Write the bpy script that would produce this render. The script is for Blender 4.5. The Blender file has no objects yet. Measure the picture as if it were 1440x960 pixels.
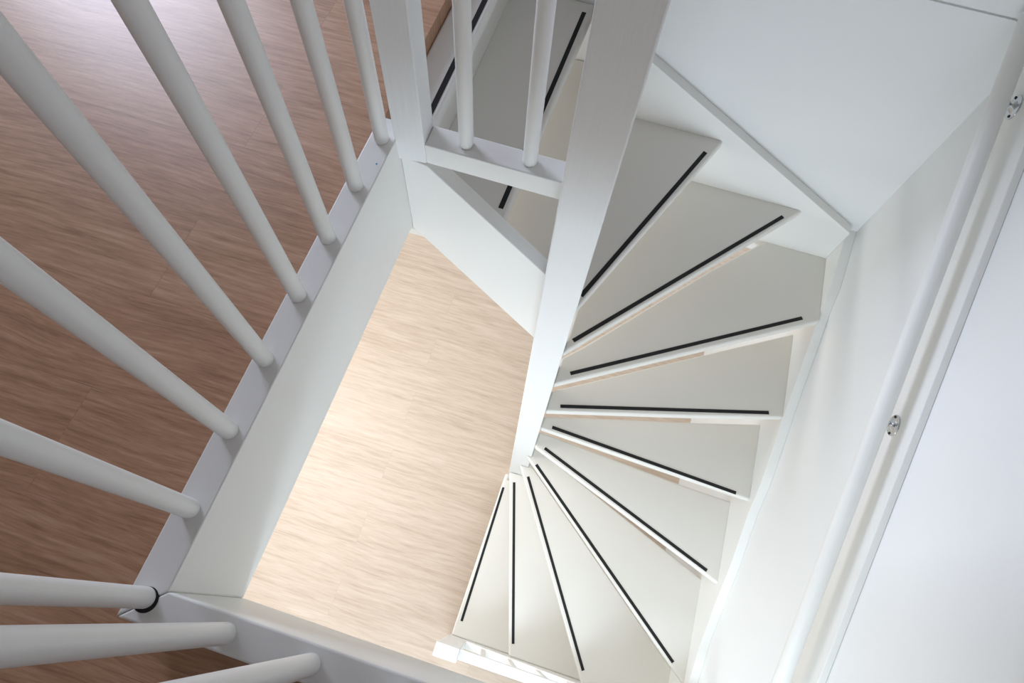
import bpy, bmesh, math
from mathutils import Vector, Matrix

S = bpy.context.scene
C = S.collection

# ------------------------------------------------------------------ materials
def nodes_of(name):
    m = bpy.data.materials.new(name)
    m.use_nodes = True
    nt = m.node_tree
    b = nt.nodes.get('Principled BSDF')
    return m, nt, b

def paint(name, col, rough=0.45, bump=0.0, scale=(60, 60, 4), tint=0.03):
    """painted wood or plaster: faint mottling of the coat and a fine brushed bump"""
    m, nt, b = nodes_of(name)
    N, L = nt.nodes, nt.links
    tc = N.new('ShaderNodeTexCoord')
    mp = N.new('ShaderNodeMapping'); mp.inputs['Scale'].default_value = scale
    L.new(tc.outputs['Object'], mp.inputs['Vector'])
    n1 = N.new('ShaderNodeTexNoise'); n1.inputs['Scale'].default_value = 3.0
    n1.inputs['Detail'].default_value = 3
    L.new(tc.outputs['Object'], n1.inputs['Vector'])
    mix = N.new('ShaderNodeMix'); mix.data_type = 'RGBA'
    L.new(n1.outputs['Fac'], mix.inputs['Factor'])
    a = [c * (1 - tint) for c in col]; d = [min(1, c * (1 + tint)) for c in col]
    mix.inputs['A'].default_value = (*a, 1); mix.inputs['B'].default_value = (*d, 1)
    L.new(mix.outputs['Result'], b.inputs['Base Color'])
    b.inputs['Roughness'].default_value = rough
    if bump:
        n2 = N.new('ShaderNodeTexNoise'); n2.inputs['Scale'].default_value = 1.0
        n2.inputs['Detail'].default_value = 4
        L.new(mp.outputs['Vector'], n2.inputs['Vector'])
        bp = N.new('ShaderNodeBump'); bp.inputs['Strength'].default_value = bump
        bp.inputs['Distance'].default_value = 0.002
        L.new(n2.outputs['Fac'], bp.inputs['Height'])
        L.new(bp.outputs['Normal'], b.inputs['Normal'])
    return m

def wood(name, dark, mid, light, rough, width=0.19, length=1.28, off=0.0, contrast=1.0, g=1.0):
    """laminate planks running along X: brick pattern picks the plank, stretched noise draws the grain"""
    m, nt, b = nodes_of(name)
    N, L = nt.nodes, nt.links
    tc = N.new('ShaderNodeTexCoord')
    br = N.new('ShaderNodeTexBrick')
    mp0 = N.new('ShaderNodeMapping'); mp0.inputs['Location'].default_value = (off, 0.04, 0)
    L.new(tc.outputs['Object'], mp0.inputs['Vector'])
    L.new(mp0.outputs['Vector'], br.inputs['Vector'])
    br.offset = 0.37
    br.inputs['Color1'].default_value = (0, 0, 0, 1)
    br.inputs['Color2'].default_value = (1, 1, 1, 1)
    br.inputs['Mortar'].default_value = (0.5, 0.5, 0.5, 1)
    br.inputs['Scale'].default_value = 1.0
    br.inputs['Mortar Size'].default_value = 0.0006
    br.inputs['Brick Width'].default_value = length
    br.inputs['Row Height'].default_value = width
    # grain coordinates shifted per plank
    sh = N.new('ShaderNodeVectorMath'); sh.operation = 'MULTIPLY_ADD'
    L.new(br.outputs['Color'], sh.inputs[0])
    sh.inputs[1].default_value = (7.3, 3.1, 5.7)
    L.new(tc.outputs['Object'], sh.inputs[2])
    # slow wobble that bends the grain
    wn = N.new('ShaderNodeTexNoise'); wn.inputs['Scale'].default_value = 1.7; wn.inputs['Detail'].default_value = 2
    L.new(sh.outputs['Vector'], wn.inputs['Vector'])
    wob = N.new('ShaderNodeVectorMath'); wob.operation = 'MULTIPLY_ADD'
    L.new(wn.outputs['Color'], wob.inputs[0]); wob.inputs[1].default_value = (0.0, 0.06, 0.0)
    L.new(sh.outputs['Vector'], wob.inputs[2])
    def noise(scale_vec, scale, det, dist=0.0, rough_=0.6):
        mp = N.new('ShaderNodeMapping'); mp.inputs['Scale'].default_value = scale_vec
        L.new(wob.outputs['Vector'], mp.inputs['Vector'])
        n = N.new('ShaderNodeTexNoise'); n.inputs['Scale'].default_value = scale
        n.inputs['Detail'].default_value = det; n.inputs['Distortion'].default_value = dist
        n.inputs['Roughness'].default_value = rough_
        L.new(mp.outputs['Vector'], n.inputs['Vector'])
        return n
    fine = noise((8 * g, 125 * g, 1), 1.0, 5, 0.2, 0.62)
    broad = noise((1.5, 15, 1), 1.0, 3, 1.1)
    pores = noise((26 * g, 330 * g, 1), 1.0, 2, 0.0)
    def ma(op, a, bb, clamp=False):
        x = N.new('ShaderNodeMath'); x.operation = op; x.use_clamp = clamp
        for i, v in enumerate((a, bb)):
            if isinstance(v, (int, float)): x.inputs[i].default_value = v
            else: L.new(v, x.inputs[i])
        return x.outputs[0]
    f = ma('ADD', ma('MULTIPLY', fine.outputs['Fac'], 0.52), ma('MULTIPLY', broad.outputs['Fac'], 0.27))
    f = ma('ADD', f, ma('MULTIPLY', pores.outputs['Fac'], 0.25))
    f = ma('ADD', f, ma('MULTIPLY', br.outputs['Color'], 0.045))
    f = ma('ADD', ma('MULTIPLY', ma('SUBTRACT', f, 0.545), contrast * 2.6), 0.5, True)
    rp = N.new('ShaderNodeValToRGB')
    e = rp.color_ramp.elements
    e[0].position = 0.0; e[0].color = (*dark, 1)
    e[1].position = 1.0; e[1].color = (*light, 1)
    k = e.new(0.5); k.color = (*mid, 1)
    L.new(f, rp.inputs['Fac'])
    # the fine joint between planks
    jm = N.new('ShaderNodeMix'); jm.data_type = 'RGBA'
    L.new(ma('MULTIPLY', br.outputs['Fac'], 0.35), jm.inputs['Factor'])
    L.new(rp.outputs['Color'], jm.inputs['A'])
    jm.inputs['B'].default_value = (*[c * 0.6 for c in dark], 1)
    L.new(jm.outputs['Result'], b.inputs['Base Color'])
    b.inputs['Roughness'].default_value = rough
    bp = N.new('ShaderNodeBump'); bp.inputs['Strength'].default_value = 0.12; bp.inputs['Distance'].default_value = 0.001
    L.new(fine.outputs['Fac'], bp.inputs['Height']); L.new(bp.outputs['Normal'], b.inputs['Normal'])
    return m

WHITE = paint('white_satin_paint', (0.80, 0.80, 0.77), 0.42, 0.10)
POST = paint('white_brushed_paint', (0.80, 0.81, 0.80), 0.45, 0.35, (130, 130, 9))
TREAD = paint('cream_tread_paint', (0.755, 0.742, 0.695), 0.38, 0.06, (9, 9, 9), 0.02)
WALL = paint('white_wall_paint', (0.79, 0.80, 0.79), 0.75, 0.08, (220, 220, 220), 0.012)
SLAB = paint('ceiling_plaster', (0.80, 0.80, 0.78), 0.9)
DIM_CEILING = paint('light_dimming_grey', (0.60, 0.59, 0.57), 0.8)  # grey chosen so the added ceiling bounces less light down
BLACK = paint('black_grip_tape', (0.012, 0.012, 0.013), 0.85, 0.5, (900, 900, 900))
DARK = paint('dark_gap', (0.02, 0.02, 0.02), 0.9)
FLOOR_UP = wood('brown_oak_laminate', (0.26, 0.132, 0.070), (0.43, 0.245, 0.145), (0.56, 0.355, 0.235), 0.38, off=0.3, contrast=1.15)
FLOOR_LOW = wood('pale_oak_laminate', (0.39, 0.295, 0.222), (0.54, 0.437, 0.348), (0.645, 0.55, 0.46), 0.5, off=0.8, contrast=0.85, g=0.45)
m, nt, b = nodes_of('brushed_chrome')
b.inputs['Metallic'].default_value = 1.0
b.inputs['Base Color'].default_value = (0.62, 0.64, 0.66, 1); b.inputs['Roughness'].default_value = 0.22
CHROME = m

# ------------------------------------------------------------------ geometry helpers
def link(name, bm, mat, parent=None, bevel=0.0, seg=2, smooth=False):
    me = bpy.data.meshes.new(name)
    bmesh.ops.recalc_face_normals(bm, faces=bm.faces)
    bm.to_mesh(me); bm.free()
    me.materials.append(mat)
    o = bpy.data.objects.new(name, me); C.objects.link(o)
    if parent: o.parent = parent
    if bevel:
        md = o.modifiers.new('bevel', 'BEVEL'); md.width = bevel; md.segments = seg
        md.limit_method = 'ANGLE'; md.angle_limit = math.radians(40)
        md.harden_normals = False
    if smooth or bevel:
        for p in me.polygons: p.use_smooth = True
        md = o.modifiers.new('weighted', 'WEIGHTED_NORMAL'); md.keep_sharp = True
    return o

def add_prism(bm, pts, a, b, axis='z'):
    """extrude a closed outline between a and b along an axis; outline is in the two other axes"""
    def v(p, t):
        if axis == 'z': return (p[0], p[1], t)
        if axis == 'y': return (p[0], t, p[1])
        return (t, p[0], p[1])
    lo = [bm.verts.new(v(p, a)) for p in pts]
    hi = [bm.verts.new(v(p, b)) for p in pts]
    n = len(pts)
    bm.faces.new(lo); bm.faces.new(hi)
    for i in range(n):
        bm.faces.new((lo[i], lo[(i + 1) % n], hi[(i + 1) % n], hi[i]))

def prism(pts, a, b, axis='z'):
    bm = bmesh.new(); add_prism(bm, pts, a, b, axis); return bm

def box(x0, x1, y0, y1, z0, z1):
    return prism([(x0, y0), (x1, y0), (x1, y1), (x0, y1)], z0, z1)

def tube(p, q, r, n=32, rings=None):
    """round bar from p to q; rings = [(t, radius)] along its length"""
    bm = bmesh.new(); p = Vector(p); q = Vector(q); d = (q - p)
    z = d.normalized(); x = z.orthogonal().normalized(); y = z.cross(x)
    rings = rings or [(0, r), (1, r)]
    rows = []
    for t, rr in rings:
        c = p + d * t
        rows.append([bm.verts.new(c + (x * math.cos(2 * math.pi * i / n) + y * math.sin(2 * math.pi * i / n)) * rr) for i in range(n)])
    for k in range(len(rows) - 1):
        for i in range(n):
            bm.faces.new((rows[k][i], rows[k][(i + 1) % n], rows[k + 1][(i + 1) % n], rows[k + 1][i]))
    bm.faces.new(rows[0]); bm.faces.new(rows[-1])
    return bm

def thing(name, label, cat, loc, group=None):
    o = bpy.data.objects.new(name, None); C.objects.link(o)
    o.empty_display_size = 0.05
    o['label'] = label; o['category'] = cat
    if group: o['group'] = group
    o.location = loc
    bpy.context.view_layer.update()
    return o

def part(name, bm, mat, parent, label=None, **k):
    o = link(name, bm, mat, parent, **k)
    # meshes are written in world coordinates: undo the offset of the Empty they hang under
    root = parent
    while root.parent: root = root.parent
    if parent is root:
        o.matrix_parent_inverse = Matrix.Translation(root.location).inverted()
    if label: o['label'] = label
    return o

def structure(name, bm, mat, **k):
    o = link(name, bm, mat, **k)
    o['kind'] = 'structure'
    return o

# ------------------------------------------------------------------ levels (metres, lower floor = 0)
ZF = 2.614            # upper floor
ZC = 2.724            # top of the stairwell curb
Z0 = 2.574            # landing board
RISE = 0.2145
def zt(k): return Z0 - RISE * k
XW, YB, YL = 0.888, 1.605, 1.757   # right wall, back wall, set-back wall beside the landing
XS, YS = 0.853, 1.565              # inner faces of the wall strings

# ------------------------------------------------------------------ the setting
structure('floor', box(-4.0, 2.2, -3.2, 5.0, -0.12, 0.0), FLOOR_LOW)
# upper floor: an L of boards round the stairwell, with its slab
bm = bmesh.new()
add_prism(bm, [(-3.6, -2.4), (XW, -2.4), (XW, -0.146), (-0.481, -0.146), (-0.481, 0.83), (-0.527, 0.83), (-0.527, 3.6), (-3.6, 3.6)], ZF - 0.012, ZF)
structure('floor', bm, FLOOR_UP)
bm = bmesh.new()
add_prism(bm, [(-3.6, -2.4), (XW, -2.4), (XW, -0.146), (-0.4815, -0.146), (-0.4815, 0.83), (-0.5275, 0.83), (-0.5275, 3.6), (-3.6, 3.6)], 2.43, ZF - 0.013)
structure('ceiling', bm, SLAB)

structure('wall_right', box(XW, XW + 0.12, -3.2, 2.2, 0.0, 5.2), WALL)
# back wall with the fine joint between its two panels
prof = [(YB, 1.60), (YB, 2.695), (YB + 0.006, 2.695), (YB + 0.006, 2.701), (YB, 2.701), (YB, 5.2), (YB + 0.10, 5.2), (YB + 0.10, 1.60)]
structure('wall_back', prism(prof, -0.13, XW, 'x'), WALL)
structure('wall_back', box(-0.56, -0.13, YL, YL + 0.10, 1.9, 5.2), WALL)
structure('wall_back', box(-0.13, -0.10, YB, YL + 0.10, 1.9, 2.45), WALL)

structure('ceiling', box(-3.6, XW, -2.4, 3.6, 5.2, 5.3), DIM_CEILING)   # unseen ceiling upstairs, added to dim the light from above

structure('wall_front_unseen', box(-3.6, XW, -2.5, -2.4, ZF, 5.2), WALL)  # unseen wall, added to block daylight entering the upper storey from the front

bm = bmesh.new()   # unseen left wall upstairs, added to limit daylight; opening shaped to keep it low
add_prism(bm, [(-2.5, ZF), (3.6, ZF), (3.6, 2.9), (0.9, 2.9), (0.9, 4.3), (3.6, 4.3), (3.6, 5.2), (-2.5, 5.2)], -3.7, -3.6, 'x')
structure('wall_left_unseen', bm, WALL)
structure('wall_far_unseen', box(-3.6, -0.56, 3.6, 3.7, ZF, 5.2), WALL)  # unseen, added to close the far side and cut daylight upstairs

# curb boards round the opening
structure('trim_1', prism([(-0.4805, -0.146), (-0.4285, -0.0965), (-0.4285, 0.8045), (-0.4805, 0.8045)], 2.427, ZC), WHITE, bevel=0.0025)
structure('trim_2', prism([(-0.4805, -0.1465), (XW, -0.1465), (XW, -0.0965), (-0.4285, -0.0970)], 2.428, ZC), WHITE, bevel=0.004, seg=3)
dot = link('paint_spot', tube((-0.4413, 0.6913, ZC - 0.001), (-0.4413, 0.6913, ZC + 0.0005), 0.0019, 12), paint('blue_mark', (0.02, 0.30, 0.62), 0.5), bpy.data.objects['trim_1'])
dot['label'] = 'tiny blue paint spot'
structure('trim_3', box(-0.5275, -0.5255, 0.83, YL, Z0 - 0.01, ZF + 0.001), FLOOR_UP)

# ------------------------------------------------------------------ staircase
st = thing('staircase', 'white winder staircase with black grip strips on cream treads curling down to the pale floor',
           'staircase', (-0.04, 0.75, 0.0))
NOSE = {}
def tread(k, outline, strip_a, strip_b, th=0.035, name='tread', z=None):
    z = zt(k) if z is None else z
    t = part(name, prism(outline, z - th, z), TREAD, st, bevel=0.009, seg=3)
    a = Vector(strip_a); b_ = Vector(strip_b); d = (b_ - a).normalized(); n = Vector((-d.y, d.x)) * 0.0065
    pts = [tuple(a + n), tuple(b_ + n), tuple(b_ - n), tuple(a - n)]
    part('anti_slip_strip', prism(pts, z - 0.0004, z + 0.0012), BLACK, t)
    return t

tread(1, [(-0.241, 0.80), (-0.2075, YL), (-0.475, YL), (-0.475, 0.80)], (-0.2356, 1.708), (-0.2577, 0.928))
tread(2, [(0.3035, YS + 0.005), (0.0035, 0.822), (-0.02, 0.80), (-0.195, 0.80), (-0.29, 1.02), (-0.27, YL), (-0.13, YL), (-0.13, YS + 0.005)], (0.2532, 1.4997), (0.0048, 0.8685))
tread(3, [(0.6642, YS + 0.005), (0.0035, 0.7785), (0.0035, 0.95), (0.15, YS + 0.005)], (0.5968, 1.5178), (0.022, 0.8297))
tread(4, [(XS + 0.005, 1.2890), (0.0035, 0.7535), (0.0035, 0.83), (0.0035, 0.858), (0.061, 0.9185), (0.434, 1.3665), (0.6180, YS + 0.005), (XS + 0.005, YS + 0.005)], (0.7914, 1.2804), (0.0469, 0.8105))
tread(5, [(XS + 0.005, 0.9785), (0.5286, 0.8774), (0.0035, 0.7262), (0.0035, 0.811), (0.5945, 1.180), (XS + 0.005, 1.343)], (0.80, 0.9802), (0.0503, 0.7628))
tread(6, [(XS + 0.005, 0.6990), (0.0035, 0.7240), (0.0035, 0.778), (0.5738, 0.935), (XS + 0.005, 1.0185)], (0.7985, 0.71), (0.0473, 0.7433))
tread(7, [(XS + 0.005, 0.3935), (0.0035, 0.7040), (0.0035, 0.776), (0.6242, 0.7385), (XS + 0.005, 0.7320)], (0.8038, 0.4308), (0.0461, 0.7107))
tread(8, [(XS + 0.005, 0.0035), (-0.024, 0.712), (0.0035, 0.7125), (0.0035, 0.764), (XS + 0.005, 0.4235)], (0.7967, 0.0737), (0.0335, 0.6838))
tread(9, [(0.4917, -0.118), (-0.0410, 0.712), (0.0035, 0.7125), (0.0035, 0.735), (XS + 0.005, 0.05), (XS + 0.005, -0.118)], (0.4844, -0.0682), (0.0145, 0.6665))
tread(10, [(0.1688, -0.118), (-0.0848, 0.708), (-0.030, 0.7125), (0.0, 0.7115), (0.54, -0.118)], (0.1729, -0.0624), (-0.0452, 0.6632))
tread(11, [(-0.1262, -0.118), (-0.1094, 0.741), (-0.0880, 0.742), (-0.0880, 0.7115), (-0.050, 0.7115), (0.22, -0.118)], (-0.0971, -0.0443), (-0.0965, 0.6628))

# landing board at the top, flush under the floor edge, and the closed riser below it
lb = part('landing_board', box(-0.5255, -0.432, 0.83, YL, Z0 - 0.04, Z0), WHITE, st, bevel=0.008, seg=3)
part('anti_slip_strip', box(-0.4575, -0.444, 0.845, YL - 0.03, Z0 - 0.0004, Z0 + 0.0012), BLACK, lb)
part('riser', box(-0.490, -0.470, 0.805, YL, zt(1) - 0.03, Z0 - 0.04), TREAD, st)

# strings
top_r = [(1.645, 1.880), (1.5995, 1.8545), (1.4058, 1.7780), (1.3296, 1.7150), (1.2274, 1.6580), (1.0426, 1.5450), (0.8145, 1.4180), (0.7442, 1.3750),
         (0.6505, 1.2970), (0.4572, 1.1860), (0.3615, 1.1140), (0.18, 0.990), (0.0184, 0.916), (-0.118, 0.86)]
low_r = [(-0.118, 0.42), (0.10, 0.50), (0.50, 0.78), (0.90, 1.18), (1.30, 1.42), (1.645, 1.58)]
part('wall_string', prism(top_r + low_r, XS, XW, 'x'), WHITE, st, bevel=0.002)
top_b = [(-0.135, 2.447), (0.015, 2.3621), (0.3499, 2.1720), (0.8346, 1.8937), (XS, 1.883)]
low_b = [(XS, 1.60), (0.70, 1.62), (0.30, 1.87), (-0.135, 2.05)]
part('wall_string', prism(top_b + low_b, YS, YB, 'y'), WHITE, st, bevel=0.002)
# inner string from the landing newel down to the centre post
inner = [(-0.4285, 2.672), (-0.372, 2.662), (-0.0875, 2.3735), (-0.0875, 2.001), (-0.4285, 2.420)]
part('inner_string', prism(inner, 0.7645, 0.8045, 'y'), WHITE, st, bevel=0.003)
# front string carrying the bottom treads, with the railing on top of it
front = [(-0.05, 0.0), (-0.05, 0.36), (0.30, 0.66), (0.62, 0.93), (XS, 1.06), (XS, 0.30), (0.35, 0.0)]
part('front_string', prism(front, -0.152, -0.118, 'y'), WHITE, st, bevel=0.003)
# the square post the treads wind round
part('newel_post', box(-0.0873, 0.0035, 0.712, 0.826, 0.0, 3.72), POST, st, bevel=0.004)

# ------------------------------------------------------------------ railing beside the bottom treads
rl = thing('stair_railing', 'low white railing with a square post and flat rail beside the bottom treads', 'railing', (-0.09, -0.135, 0.0))
part('newel_post', box(-0.1335, -0.0450, -0.167, -0.1185, 0.0, 1.20), WHITE, rl, bevel=0.003)
part('flat_rail', box(-0.0450, XW - 0.002, -0.155, -0.119, 1.155, 1.185), WHITE, rl, bevel=0.002)
for x in (0.045, 0.170, 0.295, 0.420, 0.545, 0.670):
    zb = 0.36 + (x + 0.05) * 0.857 if x < 0.30 else 0.66 + (x - 0.30) * 0.84
    part('baluster', box(x - 0.011, x + 0.011, -0.147, -0.125, zb - 0.02, 1.156), WHITE, rl, bevel=0.002)

# ------------------------------------------------------------------ balustrades upstairs
ZR = 3.60
def baluster_bm(x, y, zb):
    return tube((x, y, zb), (x, y, ZR), 0.0145, 28,
                [(0, 0.0115), (0.0012, 0.0138), (0.004, 0.0145), (1, 0.0145)])
bal = thing('stairwell_balustrade', 'white balustrade of round spindles standing on the curb round the stairwell', 'balustrade', (-0.4545, 0.30, ZC))
spots = [(-0.4540, -0.1132), (-0.4554, 0.0127), (-0.4575, 0.1361), (-0.4590, 0.2610), (-0.4590, 0.3855), (-0.4590, 0.5078), (-0.4575, 0.6297), (-0.4540, 0.7500),
         (-0.3281, -0.1215), (-0.2035, -0.1225), (-0.0790, -0.1225)]
for x, y in spots:
    part('baluster', baluster_bm(x, y, ZC - 0.0005), WHITE, bal, smooth=True)
part('socket_hole', tube((-0.4525, -0.1155, ZC - 0.003), (-0.4525, -0.1155, ZC + 0.0006), 0.0172, 28), DARK, bal, 'dark hole round the foot of the corner spindle')
nw = [(-0.4318, 0.7575), (-0.3720, 0.7645), (-0.3735, 0.8210), (-0.4335, 0.8180)]
part('newel_post', prism(nw, 2.670, 3.70), POST, bal, bevel=0.003)
part('top_rail', box(-0.485, -0.430, -0.15, 0.76, ZR - 0.002, ZR + 0.045), WHITE, bal, bevel=0.012, seg=4)
part('top_rail', box(-0.430, XW - 0.01, -0.15, -0.095, ZR - 0.002, ZR + 0.045), WHITE, bal, bevel=0.012, seg=4)

lan = thing('landing_balustrade', 'short white bottom rail with two spindles between the square posts over the top treads', 'balustrade', (-0.23, 0.792, ZC))
part('bottom_rail', box(-0.3725, -0.0860, 0.7650, 0.8180, 2.671, ZC), WHITE, lan, bevel=0.003)
for x in (-0.2952, -0.1656):
    part('baluster', baluster_bm(x, 0.7928, ZC - 0.0005), WHITE, lan, smooth=True)
part('top_rail', box(-0.3725, -0.0860, 0.764, 0.822, ZR - 0.002, ZR + 0.045), WHITE, lan, bevel=0.012, seg=4)

# ------------------------------------------------------------------ handrail on the right wall
hr = thing('handrail', 'white round handrail sloping down the right wall on a flat backing board', 'handrail', (0.85, 0.75, 2.2))
def zl(y, c): return c + 0.605 * (y - 0.804)
up, lo = 2.3242, 2.150
ya, yb_ = -0.12, YB
part('backing_board', prism([(ya, zl(ya, lo)), (yb_, zl(yb_, lo)), (yb_, zl(yb_, up)), (ya, zl(ya, up))], XW - 0.02, XW, 'x'), WHITE, hr, bevel=0.003)
part('rail', tube((0.81, -0.10, zl(-0.10, 2.2605)), (0.81, 1.58, zl(1.58, 2.2605)), 0.0215, 40), WHITE, hr, smooth=True)
def bracket(y, z):
    n = Vector((-1, 0, 0)); u = Vector((0, 1, 0.605)).normalized(); v = u.cross(n)
    c = Vector((XW - 0.02, y, z))
    bm = bmesh.new(); rows = []; N = 40
    for s, h in ((1.0, -0.0005), (1.0, 0.0015), (0.94, 0.003), (0.70, 0.0042), (0.62, 0.005), (0.5, 0.0095), (0.34, 0.0125), (0.17, 0.0138)):
        rows.append([bm.verts.new(c + n * h + u * (0.0285 * (s if s > 0.6 else s * 0.72 + 0.02) * math.cos(2 * math.pi * i / N)) + v * (0.0265 * (s if s > 0.6 else min(0.66, s * 1.25)) * math.sin(2 * math.pi * i / N))) for i in range(N)])
    for k in range(len(rows) - 1):
        for i in range(N):
            bm.faces.new((rows[k][i], rows[k][(i + 1) % N], rows[k + 1][(i + 1) % N], rows[k + 1][i]))
    bm.faces.new(rows[0]); bm.faces.new(rows[-1])
    pl = part('bracket', bm, CHROME, hr, 'oval chrome bracket plate', smooth=True)
    part('bracket_arm', tube(c + n * 0.010, Vector((0.812, y + 0.002, zl(y, 2.2605) - 0.012)), 0.005, 16), CHROME, pl, smooth=True)
    for s in (-1, 1):
        p = c + u * (0.0225 * s) + n * 0.0040
        part('screw', tube(p - n * 0.001, p + n * 0.0016, 0.0034, 16), DARK, pl, smooth=True)
bracket(0.742, 2.1774)
bracket(1.4417, 2.5991)

# ------------------------------------------------------------------ light: windows upstairs and downstairs, plus an added fill
def area(name, loc, target, size, power, col, size_y=None, spread=180):
    l = bpy.data.lights.new(name, 'AREA'); l.energy = power; l.color = col
    l.shape = 'RECTANGLE'; l.size = size; l.size_y = size_y or size
    o = bpy.data.objects.new(name, l); C.objects.link(o)
    l.spread = math.radians(spread)
    o.location = loc
    o.rotation_euler = (Vector(target) - Vector(loc)).to_track_quat('-Z', 'Y').to_euler()
    return o
area('window_light_upstairs', (-3.3, 3.0, 4.0), (0.7, 1.3, 2.4), 1.3, 46, (0.72, 0.79, 1.0), 1.3, 115)
area('fill_light_downstairs', (-1.75, 0.75, 2.05), (-1.4, 0.75, 0.0), 1.2, 41, (1.0, 0.99, 0.98), 1.2)  # added fill for the lower floor, replacing window light from the left
area('window_light_downstairs_front', (0.25, -1.45, 1.8), (0.35, 0.4, 0.6), 1.4, 30, (0.72, 0.86, 1.0), 0.7)

w = bpy.data.worlds.new('world'); S.world = w; w.use_nodes = True
bg = w.node_tree.nodes['Background']
bg.inputs['Color'].default_value = (0.94, 0.97, 1.0, 1); bg.inputs['Strength'].default_value = 0.95

# ------------------------------------------------------------------ camera
cd = bpy.data.cameras.new('camera'); cam = bpy.data.objects.new('camera', cd); C.objects.link(cam)
cd.sensor_width = 36.0; cd.lens = 21.75; cd.clip_start = 0.02
r = Vector((0.9544, 0.2953, 0.0436)); u = Vector((-0.2869, 0.8669, 0.4077))
r.normalize(); u = (u - r * u.dot(r)).normalized(); bk = r.cross(u)
cam.matrix_world = Matrix(((r.x, u.x, bk.x, 0.0), (r.y, u.y, bk.y, 0.0), (r.z, u.z, bk.z, 3.674), (0, 0, 0, 1)))
S.camera = cam

S.view_settings.view_transform = 'Standard'
S.view_settings.look = 'None'
S.view_settings.gamma = 1.0
S.view_settings.use_curve_mapping = False
S.view_settings.exposure = 0.14
S.cycles.use_denoising = True
S.cycles.max_bounces = 12
S.cycles.diffuse_bounces = 8
